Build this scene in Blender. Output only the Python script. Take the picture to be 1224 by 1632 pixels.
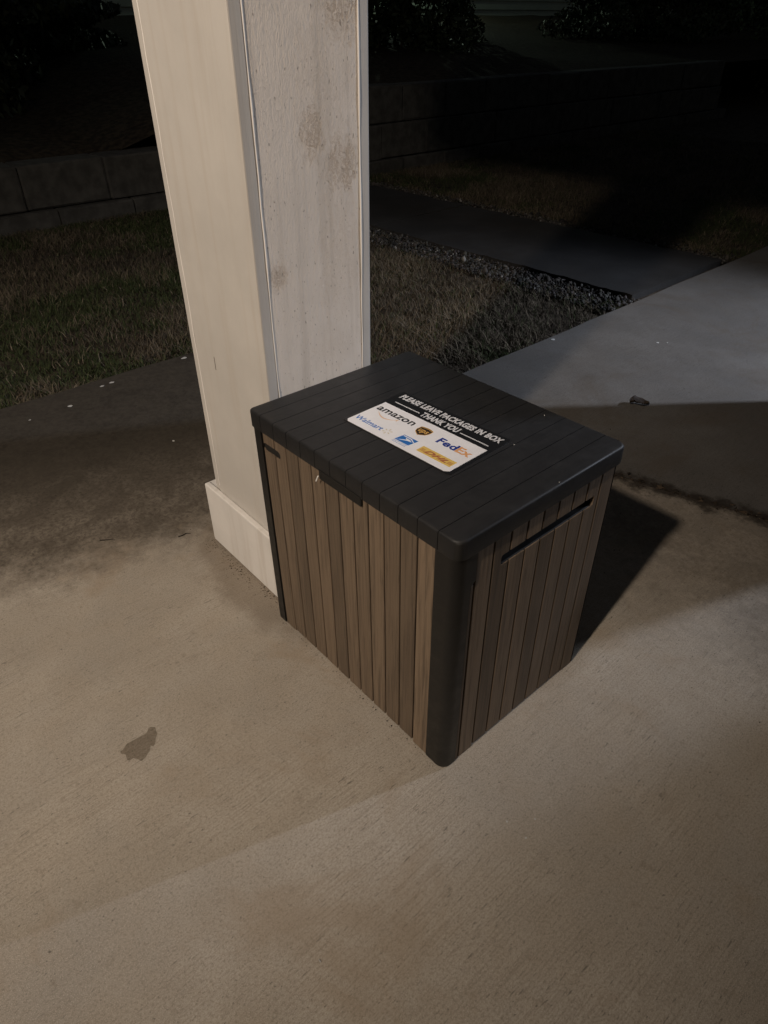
import bpy, bmesh, math, random
import numpy as np
from mathutils import Vector, Matrix

for o in list(bpy.data.objects):
    bpy.data.objects.remove(o, do_unlink=True)
SC = bpy.context.scene
COL = SC.collection
random.seed(7)
RNG = np.random.default_rng(7)

# ------------------------------------------------------------------ camera
cam_d = bpy.data.cameras.new('camera')
cam = bpy.data.objects.new('camera', cam_d)
COL.objects.link(cam)
cam_d.sensor_fit = 'HORIZONTAL'
cam_d.sensor_width = 36.0
cam_d.lens = 1060.0 / 1224.0 * 36.0
cam_d.clip_start = 0.02
cam_d.clip_end = 1000.0
right = Vector((0.65755, 0.75336, -0.00861))
up = Vector((-0.43953, 0.39286, 0.80776))
fwd = Vector((-0.61191, 0.52736, -0.58945))
m = Matrix.Identity(4)
for i in range(3):
    m[i][0], m[i][1], m[i][2] = right[i], up[i], -fwd[i]
m[0][3], m[1][3], m[2][3] = 0.48206, -0.55614, 1.14542
cam.matrix_world = m
SC.camera = cam

# ------------------------------------------------------------------ night sky, faint moon
W = bpy.data.worlds.new('World')
SC.world = W
W.use_nodes = True
wn = W.node_tree.nodes
sky = wn.new('ShaderNodeTexSky')
sky.sky_type = 'NISHITA'
sky.sun_disc = False
sky.sun_elevation = math.radians(-1.15)
sky.sun_rotation = math.radians(130.0)
wn['Background'].inputs['Strength'].default_value = 0.15
W.node_tree.links.new(sky.outputs[0], wn['Background'].inputs['Color'])
sun_d = bpy.data.lights.new('moon', 'SUN')
sun_d.energy = 0.002
sun_d.angle = math.radians(0.5)
sun_d.color = (0.8, 0.88, 1.0)
sun = bpy.data.objects.new('moon', sun_d)
sun.rotation_euler = (math.radians(55), 0, math.radians(60))
COL.objects.link(sun)
SC.view_settings.view_transform = 'Standard'
SC.view_settings.look = 'None'
SC.view_settings.gamma = 1.0
SC.view_settings.exposure = 0.0
SC.view_settings.use_curve_mapping = False
SC.cycles.use_denoising = True
SC.cycles.max_bounces = 4
SC.cycles.diffuse_bounces = 3
SC.cycles.glossy_bounces = 2

WARM_POS = Vector((0.58, -3.21, 3.60))
WARM_W, WARM_COL = 760.0, (1.0, 0.85, 0.70)
COOL_POS = Vector((1.40, 4.20, 1.95))
COOL_W, COOL_COL = 700.0, (0.78, 0.85, 1.0)
FAR_W, FAR_COL = 130.0, (0.80, 1.0, 0.78)

# ------------------------------------------------------------------ node helpers
def new_mat(name):
    mt = bpy.data.materials.new(name)
    mt.use_nodes = True
    nt = mt.node_tree
    return mt, nt, nt.nodes['Principled BSDF']

class G:
    """tiny node-graph writer"""
    def __init__(self, nt):
        self.nt = nt
    def n(self, t, **kw):
        nd = self.nt.nodes.new(t)
        for k, v in kw.items():
            setattr(nd, k, v)
        return nd
    def l(self, a, b):
        self.nt.links.new(a, b)
    def val(self, sock, v):
        if isinstance(v, bpy.types.NodeSocket):
            self.l(v, sock)
        else:
            sock.default_value = v
    def math(self, op, a, b=0.0, clamp=False):
        nd = self.n('ShaderNodeMath', operation=op, use_clamp=clamp)
        self.val(nd.inputs[0], a)
        self.val(nd.inputs[1], b)
        return nd.outputs[0]
    def noise(self, vec, scale, detail=4.0, rough=0.55, dist=0.0):
        nd = self.n('ShaderNodeTexNoise')
        self.val(nd.inputs['Vector'], vec)
        nd.inputs['Scale'].default_value = scale
        nd.inputs['Detail'].default_value = detail
        nd.inputs['Roughness'].default_value = rough
        nd.inputs['Distortion'].default_value = dist
        return nd.outputs[0]
    def ramp(self, f, a, b, lo=0.0, hi=1.0, smooth=True):
        nd = self.n('ShaderNodeMapRange', interpolation_type='SMOOTHSTEP' if smooth else 'LINEAR')
        self.val(nd.inputs[0], f)
        nd.inputs[1].default_value = a
        nd.inputs[2].default_value = b
        nd.inputs[3].default_value = lo
        nd.inputs[4].default_value = hi
        return nd.outputs[0]
    def mix(self, f, a, b, mode='MIX'):
        nd = self.n('ShaderNodeMix', data_type='RGBA', blend_type=mode)
        self.val(nd.inputs[0], f)
        for s, v in ((nd.inputs[6], a), (nd.inputs[7], b)):
            if isinstance(v, bpy.types.NodeSocket):
                self.l(v, s)
            else:
                s.default_value = (v[0], v[1], v[2], 1.0)
        return nd.outputs[2]
    def mapping(self, vec, scale=(1, 1, 1), rot=(0, 0, 0), loc=(0, 0, 0)):
        nd = self.n('ShaderNodeMapping')
        self.val(nd.inputs[0], vec)
        nd.inputs['Scale'].default_value = scale
        nd.inputs['Rotation'].default_value = rot
        nd.inputs['Location'].default_value = loc
        return nd.outputs[0]
    def obj(self):
        return self.n('ShaderNodeTexCoord').outputs['Object']
    def pos(self):
        return self.n('ShaderNodeNewGeometry').outputs['Position']
    def bump(self, h, strength, dist, normal=None):
        nd = self.n('ShaderNodeBump')
        nd.inputs['Strength'].default_value = strength
        nd.inputs['Distance'].default_value = dist
        self.l(h, nd.inputs['Height'])
        if normal is not None:
            self.l(normal, nd.inputs['Normal'])
        return nd.outputs[0]

def simple(name, col, rough=0.6, spec=0.5, metal=0.0, nscale=None, namt=0.15, bump=0.0):
    mt, nt, b = new_mat(name)
    g = G(nt)
    b.inputs['Roughness'].default_value = rough
    b.inputs['Specular IOR Level'].default_value = spec
    b.inputs['Metallic'].default_value = metal
    if nscale:
        v = g.obj()
        f = g.noise(v, nscale, 5)
        lo = tuple(c * (1 - namt) for c in col)
        hi = tuple(min(1, c * (1 + namt)) for c in col)
        g.l(g.mix(g.ramp(f, 0.3, 0.7), lo, hi), b.inputs['Base Color'])
        if bump:
            g.l(g.bump(f, 0.6, bump), b.inputs['Normal'])
    else:
        b.inputs['Base Color'].default_value = (*col, 1)
    return mt

def concrete(name, base, drip=False, joint=False, mottle=0.25):
    mt, nt, b = new_mat(name)
    g = G(nt)
    p = g.pos()
    big = g.noise(p, 1.7, 5, 0.6)
    mid = g.noise(p, 9.0, 6, 0.65, 0.4)
    rot = (0, 0, math.radians(-4))
    fine = g.noise(g.mapping(p, (1.25, 0.8, 1), rot), 250.0, 4, 0.8)
    grain = g.noise(p, 640.0, 2, 0.6)
    broom = g.noise(g.mapping(p, (300, 8, 1), rot), 1.0, 4, 0.65)
    dash = g.noise(g.mapping(p, (270, 38, 1), rot), 1.0, 2, 0.5)
    pits = g.noise(g.mapping(p, (1.0, 0.6, 1), rot), 190.0, 3, 0.6)
    lay = g.ramp(g.noise(p, 3.1, 4, 0.6), 0.36, 0.62)          # where the broom bit deeper
    c = g.mix(g.ramp(big, 0.35, 0.68), tuple(x * (1 - mottle) for x in base), tuple(x * (1 + mottle * 0.35) for x in base))
    c = g.mix(g.ramp(mid, 0.3, 0.72, 0.0, 0.42), c, tuple(base[i] * (0.82, 0.76, 0.68)[i] for i in range(3)))
    c = g.mix(g.math('MULTIPLY', g.ramp(broom, 0.42, 0.66, 0.0, 0.50), g.math('ADD', g.math('MULTIPLY', lay, 0.75), 0.25)), c, tuple(base[i] * (0.55, 0.52, 0.48)[i] for i in range(3)))
    c = g.mix(g.ramp(fine, 0.44, 0.68, 0.0, 0.74), c, tuple(base[i] * (0.46, 0.43, 0.39)[i] for i in range(3)))
    c = g.mix(g.ramp(grain, 0.52, 0.66, 0.0, 0.40), c, tuple(min(1, base[i] * 1.5) for i in range(3)))
    c = g.mix(g.math('MULTIPLY', g.ramp(dash, 0.62, 0.74, 0.0, 0.70), g.math('ADD', g.math('MULTIPLY', lay, 0.7), 0.3)), c, tuple(base[i] * 0.26 for i in range(3)))
    c = g.mix(g.ramp(pits, 0.635, 0.73, 0.0, 0.75), c, tuple(base[i] * 0.22 for i in range(3)))
    old = g.ramp(g.noise(p, 2.3, 6, 0.68, 0.8), 0.50, 0.66, 0.0, 0.42)      # brown age stains
    c = g.mix(old, c, tuple(base[i] * (0.66, 0.55, 0.43)[i] for i in range(3)))
    spots = g.ramp(g.noise(p, 24.0, 4, 0.7), 0.60, 0.72, 0.0, 0.38)
    c = g.mix(spots, c, tuple(base[i] * (0.50, 0.46, 0.41)[i] for i in range(3)))
    if drip:
        # rain-blackened, mossy concrete outside the porch roof's drip line
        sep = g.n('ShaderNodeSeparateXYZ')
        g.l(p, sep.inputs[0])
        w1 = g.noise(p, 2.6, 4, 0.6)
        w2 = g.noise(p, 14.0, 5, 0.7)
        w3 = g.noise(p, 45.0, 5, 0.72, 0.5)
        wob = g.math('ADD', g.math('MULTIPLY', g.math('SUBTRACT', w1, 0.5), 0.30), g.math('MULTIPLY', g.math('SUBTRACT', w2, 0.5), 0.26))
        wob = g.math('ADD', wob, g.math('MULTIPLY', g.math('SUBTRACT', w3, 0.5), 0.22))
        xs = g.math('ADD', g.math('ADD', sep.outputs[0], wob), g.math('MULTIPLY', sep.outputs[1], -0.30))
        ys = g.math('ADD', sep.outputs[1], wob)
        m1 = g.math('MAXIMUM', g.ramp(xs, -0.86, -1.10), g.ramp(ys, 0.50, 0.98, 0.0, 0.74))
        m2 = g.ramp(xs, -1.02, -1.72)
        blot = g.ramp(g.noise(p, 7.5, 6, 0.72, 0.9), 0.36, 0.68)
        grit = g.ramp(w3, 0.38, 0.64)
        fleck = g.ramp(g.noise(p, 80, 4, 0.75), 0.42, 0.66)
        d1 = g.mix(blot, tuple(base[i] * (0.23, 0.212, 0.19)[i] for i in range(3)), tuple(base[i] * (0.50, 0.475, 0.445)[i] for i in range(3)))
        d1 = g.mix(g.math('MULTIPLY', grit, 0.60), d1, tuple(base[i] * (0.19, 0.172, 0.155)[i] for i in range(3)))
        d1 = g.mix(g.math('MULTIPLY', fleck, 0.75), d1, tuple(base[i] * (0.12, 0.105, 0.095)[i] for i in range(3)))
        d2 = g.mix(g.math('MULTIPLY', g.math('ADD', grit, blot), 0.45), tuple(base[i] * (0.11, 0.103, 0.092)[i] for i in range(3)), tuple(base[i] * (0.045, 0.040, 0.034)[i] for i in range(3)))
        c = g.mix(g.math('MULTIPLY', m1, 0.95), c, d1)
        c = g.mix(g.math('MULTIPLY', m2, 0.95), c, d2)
        # grime washed against the foot of the post
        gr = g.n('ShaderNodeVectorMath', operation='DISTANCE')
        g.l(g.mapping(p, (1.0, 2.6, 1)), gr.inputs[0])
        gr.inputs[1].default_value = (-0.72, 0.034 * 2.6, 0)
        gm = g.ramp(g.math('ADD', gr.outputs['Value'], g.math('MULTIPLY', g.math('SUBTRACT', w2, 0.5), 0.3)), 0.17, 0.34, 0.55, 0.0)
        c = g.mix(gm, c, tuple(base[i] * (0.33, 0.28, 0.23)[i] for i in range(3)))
    if joint:
        sj = g.n('ShaderNodeSeparateXYZ')
        g.l(p, sj.inputs[0])
        dj = g.math('ABSOLUTE', g.math('SUBTRACT', g.math('SUBTRACT', sj.outputs[1], g.math('MULTIPLY', sj.outputs[0], 0.285)), 1.245))
        nj = g.noise(p, 16.0, 5, 0.7)
        jm = g.ramp(g.math('ADD', dj, g.math('MULTIPLY', g.math('SUBTRACT', nj, 0.5), -0.16)), 0.012, 0.060, 0.9, 0.0)
        c = g.mix(jm, c, (0.018, 0.013, 0.009))
    g.l(c, b.inputs['Base Color'])
    b.inputs['Roughness'].default_value = 0.88
    b.inputs['Specular IOR Level'].default_value = 0.25
    h = g.math('ADD', g.math('MULTIPLY', broom, 0.8), g.math('ADD', g.math('MULTIPLY', fine, 0.7), g.math('MULTIPLY', grain, 0.4)))
    h = g.math('SUBTRACT', h, g.math('ADD', g.ramp(pits, 0.64, 0.75, 0, 1.0), g.ramp(dash, 0.64, 0.76, 0, 0.8)))
    g.l(g.bump(h, 0.6, 0.0008), b.inputs['Normal'])
    return mt

def paint(name, flakes=False, tone=(0.57, 0.54, 0.50)):
    mt, nt, b = new_mat(name)
    g = G(nt)
    v = g.obj()
    base = tone
    grainv = g.mapping(v, (150, 150, 7))
    gr = g.noise(grainv, 1.0, 5, 0.65, 0.5)
    gr2 = g.noise(g.mapping(v, (420, 420, 55)), 1.0, 3, 0.6)
    blot = g.noise(v, 5.0, 5, 0.6)
    c = g.mix(g.ramp(blot, 0.35, 0.7), tuple(x * 0.90 for x in base), base)
    streak = g.noise(g.mapping(v, (34, 34, 1.6)), 1.0, 4, 0.6)
    c = g.mix(g.ramp(streak, 0.48, 0.72, 0, 0.36), c, (0.46, 0.40, 0.335))
    h = g.math('ADD', g.math('MULTIPLY', gr, 0.5), g.math('MULTIPLY', gr2, 0.25))
    strength, dist = 0.55, 0.0020
    if flakes:
        w = g.noise(v, 42.0, 6, 0.7)
        wv = g.noise(g.mapping(v, (1, 60, 34)), 1.0, 5, 0.75, 0.8)
        tot = None
        for (yy, zz, ry, rz, amp) in ((0.188, 1.005, 0.026, 0.040, 1.0), (0.250, 0.952, 0.036, 0.044, 1.0), (0.094, 0.782, 0.022, 0.022, 0.95),
                                      (0.255, 1.185, 0.040, 0.055, 1.0), (0.235, 0.80, 0.05, 0.13, 0.32), (0.215, 0.62, 0.06, 0.05, 0.22), (0.215, 1.08, 0.07, 0.09, 0.25)):
            d = g.n('ShaderNodeVectorMath', operation='DISTANCE')
            g.l(g.mapping(v, (0, 1 / ry, 1 / rz)), d.inputs[0])
            # post-local coordinates: the post root stands at (-0.72, 0.19, 0)
            d.inputs[1].default_value = (0, (yy - 0.19) / ry, zz / rz)
            dd = g.math('ADD', d.outputs['Value'], g.math('MULTIPLY', g.math('SUBTRACT', wv, 0.5), 3.2))
            k = g.ramp(dd, 0.2, 1.5, amp, 0.0)
            tot = k if tot is None else g.math('MAXIMUM', tot, k)
        sq = g.math('ABSOLUTE', g.math('SUBTRACT', g.noise(g.mapping(v, (1, 120, 62)), 1.0, 3, 0.6, 2.2), 0.5))
        ridge = g.ramp(sq, 0.0, 0.07, 1.0, 0.0)
        fl = g.math('MULTIPLY', ridge, tot)
        c = g.mix(g.math('MULTIPLY', tot, 0.20), c, (0.64, 0.46, 0.28))
        c = g.mix(g.math('MULTIPLY', fl, 0.50), c, (0.40, 0.255, 0.135))
        ticks = g.ramp(g.noise(g.mapping(v, (1, 230, 100)), 1.0, 2, 0.5), 0.655, 0.74, 0, 0.65)
        c = g.mix(ticks, c, (0.22, 0.17, 0.13))
        emb = g.noise(g.mapping(v, (1, 200, 60)), 1.0, 4, 0.65, 1.6)
        h = g.math('ADD', g.math('MULTIPLY', h, 0.8), g.math('MULTIPLY', emb, 0.75))
        h = g.math('SUBTRACT', h, g.math('MULTIPLY', fl, 0.6))
        strength, dist = 0.85, 0.0026
    g.l(c, b.inputs['Base Color'])
    b.inputs['Roughness'].default_value = 0.62
    b.inputs['Specular IOR Level'].default_value = 0.3
    g.l(g.bump(h, strength, dist), b.inputs['Normal'])
    return mt

def wood_plank():
    """wood-look resin; each plank has its own tone"""
    mt, nt, b = new_mat('wood_resin')
    g = G(nt)
    v = g.pos()
    rnd = g.n('ShaderNodeObjectInfo').outputs['Random']
    off = g.n('ShaderNodeCombineXYZ')
    g.l(g.math('MULTIPLY', rnd, 7.0), off.inputs[0])
    g.l(g.math('MULTIPLY', rnd, 13.0), off.inputs[2])
    vv = g.n('ShaderNodeVectorMath', operation='ADD')
    g.l(v, vv.inputs[0])
    g.l(off.outputs[0], vv.inputs[1])
    gr = g.noise(g.mapping(vv.outputs[0], (190, 190, 6)), 1.0, 5, 0.65, 0.8)
    wide = g.noise(g.mapping(vv.outputs[0], (40, 40, 3)), 1.0, 4, 0.6, 0.6)
    oc = g.n('ShaderNodeSeparateColor')
    g.l(g.n('ShaderNodeObjectInfo').outputs['Color'], oc.inputs[0])
    tone = g.mix(oc.outputs[0], (0.058, 0.043, 0.031), (0.265, 0.192, 0.130))
    c = g.mix(g.ramp(wide, 0.35, 0.7, 0, 0.38), tone, (0.185, 0.138, 0.096))
    c = g.mix(g.ramp(gr, 0.42, 0.68, 0, 0.62), c, (0.058, 0.043, 0.032))
    g.l(c, b.inputs['Base Color'])
    b.inputs['Roughness'].default_value = 0.58
    b.inputs['Specular IOR Level'].default_value = 0.35
    g.l(g.bump(gr, 0.7, 0.0012), b.inputs['Normal'])
    return mt

def black_resin(name, col, rough, grain=True):
    mt, nt, b = new_mat(name)
    g = G(nt)
    v = g.pos()
    gr = g.noise(g.mapping(v, (170, 16, 60)), 1.0, 4, 0.65, 0.5)
    dust = g.noise(v, 24, 6, 0.7)
    c = g.mix(g.ramp(dust, 0.45, 0.8, 0, 0.5), col, tuple(x * 1.9 + 0.004 for x in col))
    if grain:
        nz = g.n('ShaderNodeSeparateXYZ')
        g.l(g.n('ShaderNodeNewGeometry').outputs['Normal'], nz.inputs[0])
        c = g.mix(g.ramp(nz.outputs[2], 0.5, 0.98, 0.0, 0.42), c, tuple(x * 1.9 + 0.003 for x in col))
        c = g.mix(g.ramp(gr, 0.4, 0.75, 0, 0.4), c, tuple(x * 0.6 for x in col))
        g.l(g.bump(gr, 0.35, 0.0005), b.inputs['Normal'])
    g.l(c, b.inputs['Base Color'])
    g.l(g.ramp(dust, 0.3, 0.7, rough - 0.06, rough + 0.1), b.inputs['Roughness'])
    b.inputs['Specular IOR Level'].default_value = 0.42
    return mt

def attr_mat(name, attr, rough=0.85, spec=0.2, trans=0.0):
    mt, nt, b = new_mat(name)
    g = G(nt)
    a = g.n('ShaderNodeAttribute', attribute_name=attr)
    g.l(a.outputs['Color'], b.inputs['Base Color'])
    b.inputs['Roughness'].default_value = rough
    b.inputs['Specular IOR Level'].default_value = spec
    return mt

M = {}
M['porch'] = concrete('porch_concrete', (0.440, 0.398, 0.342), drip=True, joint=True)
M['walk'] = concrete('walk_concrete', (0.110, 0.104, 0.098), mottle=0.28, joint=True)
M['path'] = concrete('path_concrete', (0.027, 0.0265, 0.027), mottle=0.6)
M['wet'] = concrete('damp_concrete', (0.245, 0.21, 0.168), mottle=0.3)
M['soil'] = simple('soil', (0.040, 0.032, 0.024), 0.95, 0.1, nscale=14, namt=0.5, bump=0.01)
M['paint'] = paint('white_paint')
M['paint_flaky_lit'] = paint('white_paint_weathered_lit', True, (0.84, 0.755, 0.665))  # weathered paint, tone lightened to stand in for light missing on this side
M['paint_trim_lit'] = paint('white_paint_trim_lit', False, (0.74, 0.71, 0.675))  # post paint in a lighter tone, imitating brighter light at the foot
M['caulk'] = simple('caulk', (0.78, 0.75, 0.71), 0.5)
M['plank'] = wood_plank()
M['lid'] = black_resin('lid_resin', (0.0135, 0.0135, 0.0145), 0.50)
M['resin'] = black_resin('corner_resin', (0.0095, 0.0092, 0.0090), 0.46, False)
M['shell'] = simple('shell_resin', (0.008, 0.007, 0.006), 0.7)
M['sign_black'] = simple('sign_black', (0.010, 0.010, 0.011), 0.38)
M['white'] = simple('sign_white', (0.84, 0.835, 0.86), 0.42, nscale=30, namt=0.03)
M['ink_white'] = simple('ink_white', (0.66, 0.66, 0.68), 0.45)
M['ink_black'] = simple('ink_black', (0.012, 0.012, 0.014), 0.5)
M['ink_orange'] = simple('ink_orange', (0.72, 0.36, 0.16), 0.5)
M['ink_peach'] = simple('ink_peach', (0.76, 0.50, 0.32), 0.5)
M['ink_blue'] = simple('ink_blue', (0.035, 0.12, 0.40), 0.5)
M['ink_sky'] = simple('ink_mid_blue', (0.015, 0.15, 0.50), 0.5)
M['ink_navy'] = simple('ink_navy', (0.02, 0.045, 0.26), 0.5)
M['ink_cream'] = simple('ink_cream', (0.66, 0.60, 0.46), 0.5)
M['ink_brown'] = simple('ink_brown', (0.030, 0.017, 0.010), 0.5)
M['ink_gold'] = simple('ink_gold', (0.62, 0.36, 0.10), 0.5)
M['ink_yellow'] = simple('ink_yellow', (0.72, 0.50, 0.13), 0.5)
M['ink_red'] = simple('ink_brick', (0.40, 0.13, 0.06), 0.5)
M['pale'] = simple('pale_glint_speck', (0.85, 0.83, 0.80), 0.4)
M['spot'] = simple('white_spot', (0.46, 0.45, 0.43), 0.7)
M['stone'] = simple('cast_stone', (0.047, 0.046, 0.043), 0.92, 0.2, nscale=11, namt=0.28, bump=0.008)
M['litter'] = simple('leaf_litter', (0.030, 0.024, 0.017), 0.95, 0.1, nscale=18, namt=0.5, bump=0.02)
M['siding'] = simple('siding_paint', (0.26, 0.30, 0.25), 0.6, nscale=3, namt=0.06)
M['house_siding'] = simple('house_siding', (0.52, 0.50, 0.46), 0.6, nscale=3, namt=0.08)
M['soffit'] = simple('soffit_paint', (0.62, 0.60, 0.56), 0.7, nscale=4, namt=0.05)
M['roof'] = simple('shingle', (0.06, 0.055, 0.05), 0.9, nscale=40, namt=0.3)
M['metal'] = simple('dark_metal', (0.05, 0.045, 0.04), 0.4, metal=1.0)
M['bark'] = simple('bark', (0.05, 0.038, 0.028), 0.9, nscale=30, namt=0.3)
M['leaf'] = attr_mat('foliage', 'tint', 0.55, 0.3)
M['grass'] = attr_mat('grass_blades', 'tint', 0.8, 0.15)
M['gravel'] = attr_mat('gravel_stone', 'tint', 0.85, 0.25)
M['dryleaf'] = simple('dry_leaf', (0.035, 0.022, 0.013), 0.8, nscale=60, namt=0.3)
M['twig'] = simple('twig_bark', (0.022, 0.016, 0.012), 0.85, nscale=80, namt=0.3)

def glow(name, col, s):
    mt, nt, b = new_mat(name)
    b.inputs['Emission Color'].default_value = (*col, 1)
    b.inputs['Emission Strength'].default_value = s
    b.inputs['Base Color'].default_value = (0.8, 0.8, 0.8, 1)
    return mt
M['bulb_warm'] = glow('bulb_warm', WARM_COL, 4.0)
M['bulb_cool'] = glow('bulb_cool', COOL_COL, 4.0)

# ------------------------------------------------------------------ object helpers
def tag(o, label=None, cat=None, group=None, kind=None):
    for k, v in (('label', label), ('category', cat), ('group', group), ('kind', kind)):
        if v:
            o[k] = v
    return o

def thing(name, label, cat, loc=(0, 0, 0), group=None, rot=(0, 0, 0)):
    o = bpy.data.objects.new(name, None)
    o.empty_display_size = 0.1
    o.location = loc
    o.rotation_euler = rot
    COL.objects.link(o)
    return tag(o, label, cat, group)

def root_loc(p):
    while p is not None and p.parent is not None:
        p = p.parent
    return Vector(p.location) if p is not None else Vector((0, 0, 0))

def link(name, me, mat=None, parent=None):
    o = bpy.data.objects.new(name, me)
    if mat is not None:
        me.materials.append(M[mat] if isinstance(mat, str) else mat)
    COL.objects.link(o)
    if parent is not None:
        o.parent = parent
    return o

def build(name, bm, mat, parent=None, smooth=False, angle=35):
    """bm is in world coordinates (as if the root were unrotated)"""
    L = root_loc(parent)
    if L.length:
        bmesh.ops.translate(bm, verts=bm.verts, vec=-L)
    bmesh.ops.recalc_face_normals(bm, faces=bm.faces)
    me = bpy.data.meshes.new(name)
    if smooth:
        for f in bm.faces:
            f.smooth = True
        for e in bm.edges:
            if len(e.link_faces) == 2 and e.calc_face_angle(0) > math.radians(angle):
                e.smooth = False
    bm.to_mesh(me)
    bm.free()
    return link(name, me, mat, parent)

def box_bm(x0, x1, y0, y1, z0, z1, bev=0.0, seg=1, bm=None):
    own = bm is None
    b2 = bmesh.new()
    bmesh.ops.create_cube(b2, size=1.0)
    for v in b2.verts:
        v.co = Vector((x0 + (v.co.x + .5) * (x1 - x0), y0 + (v.co.y + .5) * (y1 - y0), z0 + (v.co.z + .5) * (z1 - z0)))
    if bev:
        bmesh.ops.bevel(b2, geom=list(b2.edges), offset=bev, segments=seg, affect='EDGES', profile=0.5)
    if own:
        return b2
    me = bpy.data.meshes.new('tmp')
    b2.to_mesh(me)
    b2.free()
    bm.from_mesh(me)
    bpy.data.meshes.remove(me)
    return bm

def rbox(x0, x1, y0, y1, z0, z1, r, rt=0.0, rb=0.0, seg=6):
    """box with rounded vertical corners and softened top / bottom edges"""
    bm = box_bm(x0, x1, y0, y1, z0, z1)
    ve = [e for e in bm.edges if abs(e.verts[0].co.z - e.verts[1].co.z) > 1e-5]
    bmesh.ops.bevel(bm, geom=ve, offset=r, segments=seg, affect='EDGES', profile=0.5)
    for z, rr in ((z1, rt), (z0, rb)):
        if rr:
            te = [e for e in bm.edges if abs(e.verts[0].co.z - z) < 1e-6 and abs(e.verts[1].co.z - z) < 1e-6]
            bmesh.ops.bevel(bm, geom=te, offset=rr, segments=3, affect='EDGES', profile=0.5)
    return bm

def keep(bm, co, no):
    """keep the side of the plane that the normal points away from, and cap"""
    r = bmesh.ops.bisect_plane(bm, geom=list(bm.verts) + list(bm.edges) + list(bm.faces), dist=1e-6,
                               plane_co=co, plane_no=no, clear_outer=True)
    ed = [e for e in r['geom_cut'] if isinstance(e, bmesh.types.BMEdge)]
    if ed:
        bmesh.ops.contextual_create(bm, geom=ed)
    return bm

def cut(ob, cutter):
    md = ob.modifiers.new('cut', 'BOOLEAN')
    md.operation = 'DIFFERENCE'
    md.solver = 'EXACT'
    md.object = cutter
    dg = bpy.context.evaluated_depsgraph_get()
    me = bpy.data.meshes.new_from_object(ob.evaluated_get(dg))
    ob.modifiers.remove(md)
    old = ob.data
    ob.data = me
    bpy.data.meshes.remove(old)

def prism(pts, z0, z1):
    bm = bmesh.new()
    lo = [bm.verts.new((x, y, z0)) for x, y in pts]
    hi = [bm.verts.new((x, y, z1)) for x, y in pts]
    n = len(pts)
    bm.faces.new(hi)
    bm.faces.new(lo[::-1])
    for i in range(n):
        bm.faces.new((lo[i], lo[(i + 1) % n], hi[(i + 1) % n], hi[i]))
    return bm

def tube_bm(pts, radii, seg=7):
    bm = bmesh.new()
    rings = []
    for i, (p, r) in enumerate(zip(pts, radii)):
        p = Vector(p)
        d = (Vector(pts[min(i + 1, len(pts) - 1)]) - Vector(pts[max(i - 1, 0)])).normalized()
        a = d.orthogonal().normalized()
        b = d.cross(a)
        rings.append([bm.verts.new(p + r * (math.cos(t) * a + math.sin(t) * b)) for t in [2 * math.pi * k / seg for k in range(seg)]])
    for a, b in zip(rings, rings[1:]):
        for k in range(seg):
            bm.faces.new((a[k], a[(k + 1) % seg], b[(k + 1) % seg], b[k]))
    bm.faces.new(rings[0][::-1])
    bm.faces.new(rings[-1])
    return bm

def lathe_bm(prof, c, seg=20):
    bm = bmesh.new()
    rings = [[bm.verts.new((c[0] + r * math.cos(2 * math.pi * k / seg), c[1] + r * math.sin(2 * math.pi * k / seg), c[2] + z)) for k in range(seg)] for r, z in prof]
    for a, b in zip(rings, rings[1:]):
        for k in range(seg):
            bm.faces.new((a[k], a[(k + 1) % seg], b[(k + 1) % seg], b[k]))
    bm.faces.new(rings[0][::-1])
    bm.faces.new(rings[-1])
    return bm

def mesh_np(name, V, F, tint=None):
    """V (n,3), F (m,k) constant k"""
    me = bpy.data.meshes.new(name)
    k = F.shape[1]
    me.vertices.add(len(V))
    me.vertices.foreach_set('co', np.ascontiguousarray(V, np.float32).ravel())
    me.loops.add(F.size)
    me.loops.foreach_set('vertex_index', np.ascontiguousarray(F, np.int32).ravel())
    me.polygons.add(len(F))
    me.polygons.foreach_set('loop_start', np.arange(0, F.size, k, dtype=np.int32))
    me.polygons.foreach_set('loop_total', np.full(len(F), k, np.int32))
    if tint is not None:
        at = me.color_attributes.new('tint', 'FLOAT_COLOR', 'POINT')
        at.data.foreach_set('color', np.ascontiguousarray(np.c_[tint, np.ones(len(tint))], np.float32).ravel())
    me.update()
    me.validate()
    return me

def jag(a, b, n, amp):
    a, b = np.array(a, float), np.array(b, float)
    d = b - a
    nn = np.array([-d[1], d[0]]) / np.hypot(*d)
    out = []
    w = 0.0
    for i in range(n + 1):
        w = 0.6 * w + RNG.normal(0, amp)
        out.append(tuple(a + d * i / n + nn * (0 if i in (0, n) else w)))
    return out

def vnoise(x, y, s, seed=0):
    """cheap smooth 2-D noise in 0..1"""
    r = np.random.default_rng(seed)
    t = r.random((64, 64))
    x, y = np.asarray(x) * s, np.asarray(y) * s
    xi, yi = np.floor(x).astype(int), np.floor(y).astype(int)
    fx, fy = x - xi, y - yi
    fx, fy = fx * fx * (3 - 2 * fx), fy * fy * (3 - 2 * fy)
    g = lambda i, j: t[i % 64, j % 64]
    return (g(xi, yi) * (1 - fx) + g(xi + 1, yi) * fx) * (1 - fy) + (g(xi, yi + 1) * (1 - fx) + g(xi + 1, yi + 1) * fx) * fy

# ================================================================== THE SETTING
GZ = -0.055                       # lawn soil level below the concrete
bm = bmesh.new()
vs = [bm.verts.new(p) for p in ((-300, -300, GZ), (300, -300, GZ), (300, 300, GZ), (-300, 300, GZ))]
bm.faces.new(vs)
tag(build('ground', bm, 'soil'), kind='structure')

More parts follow.
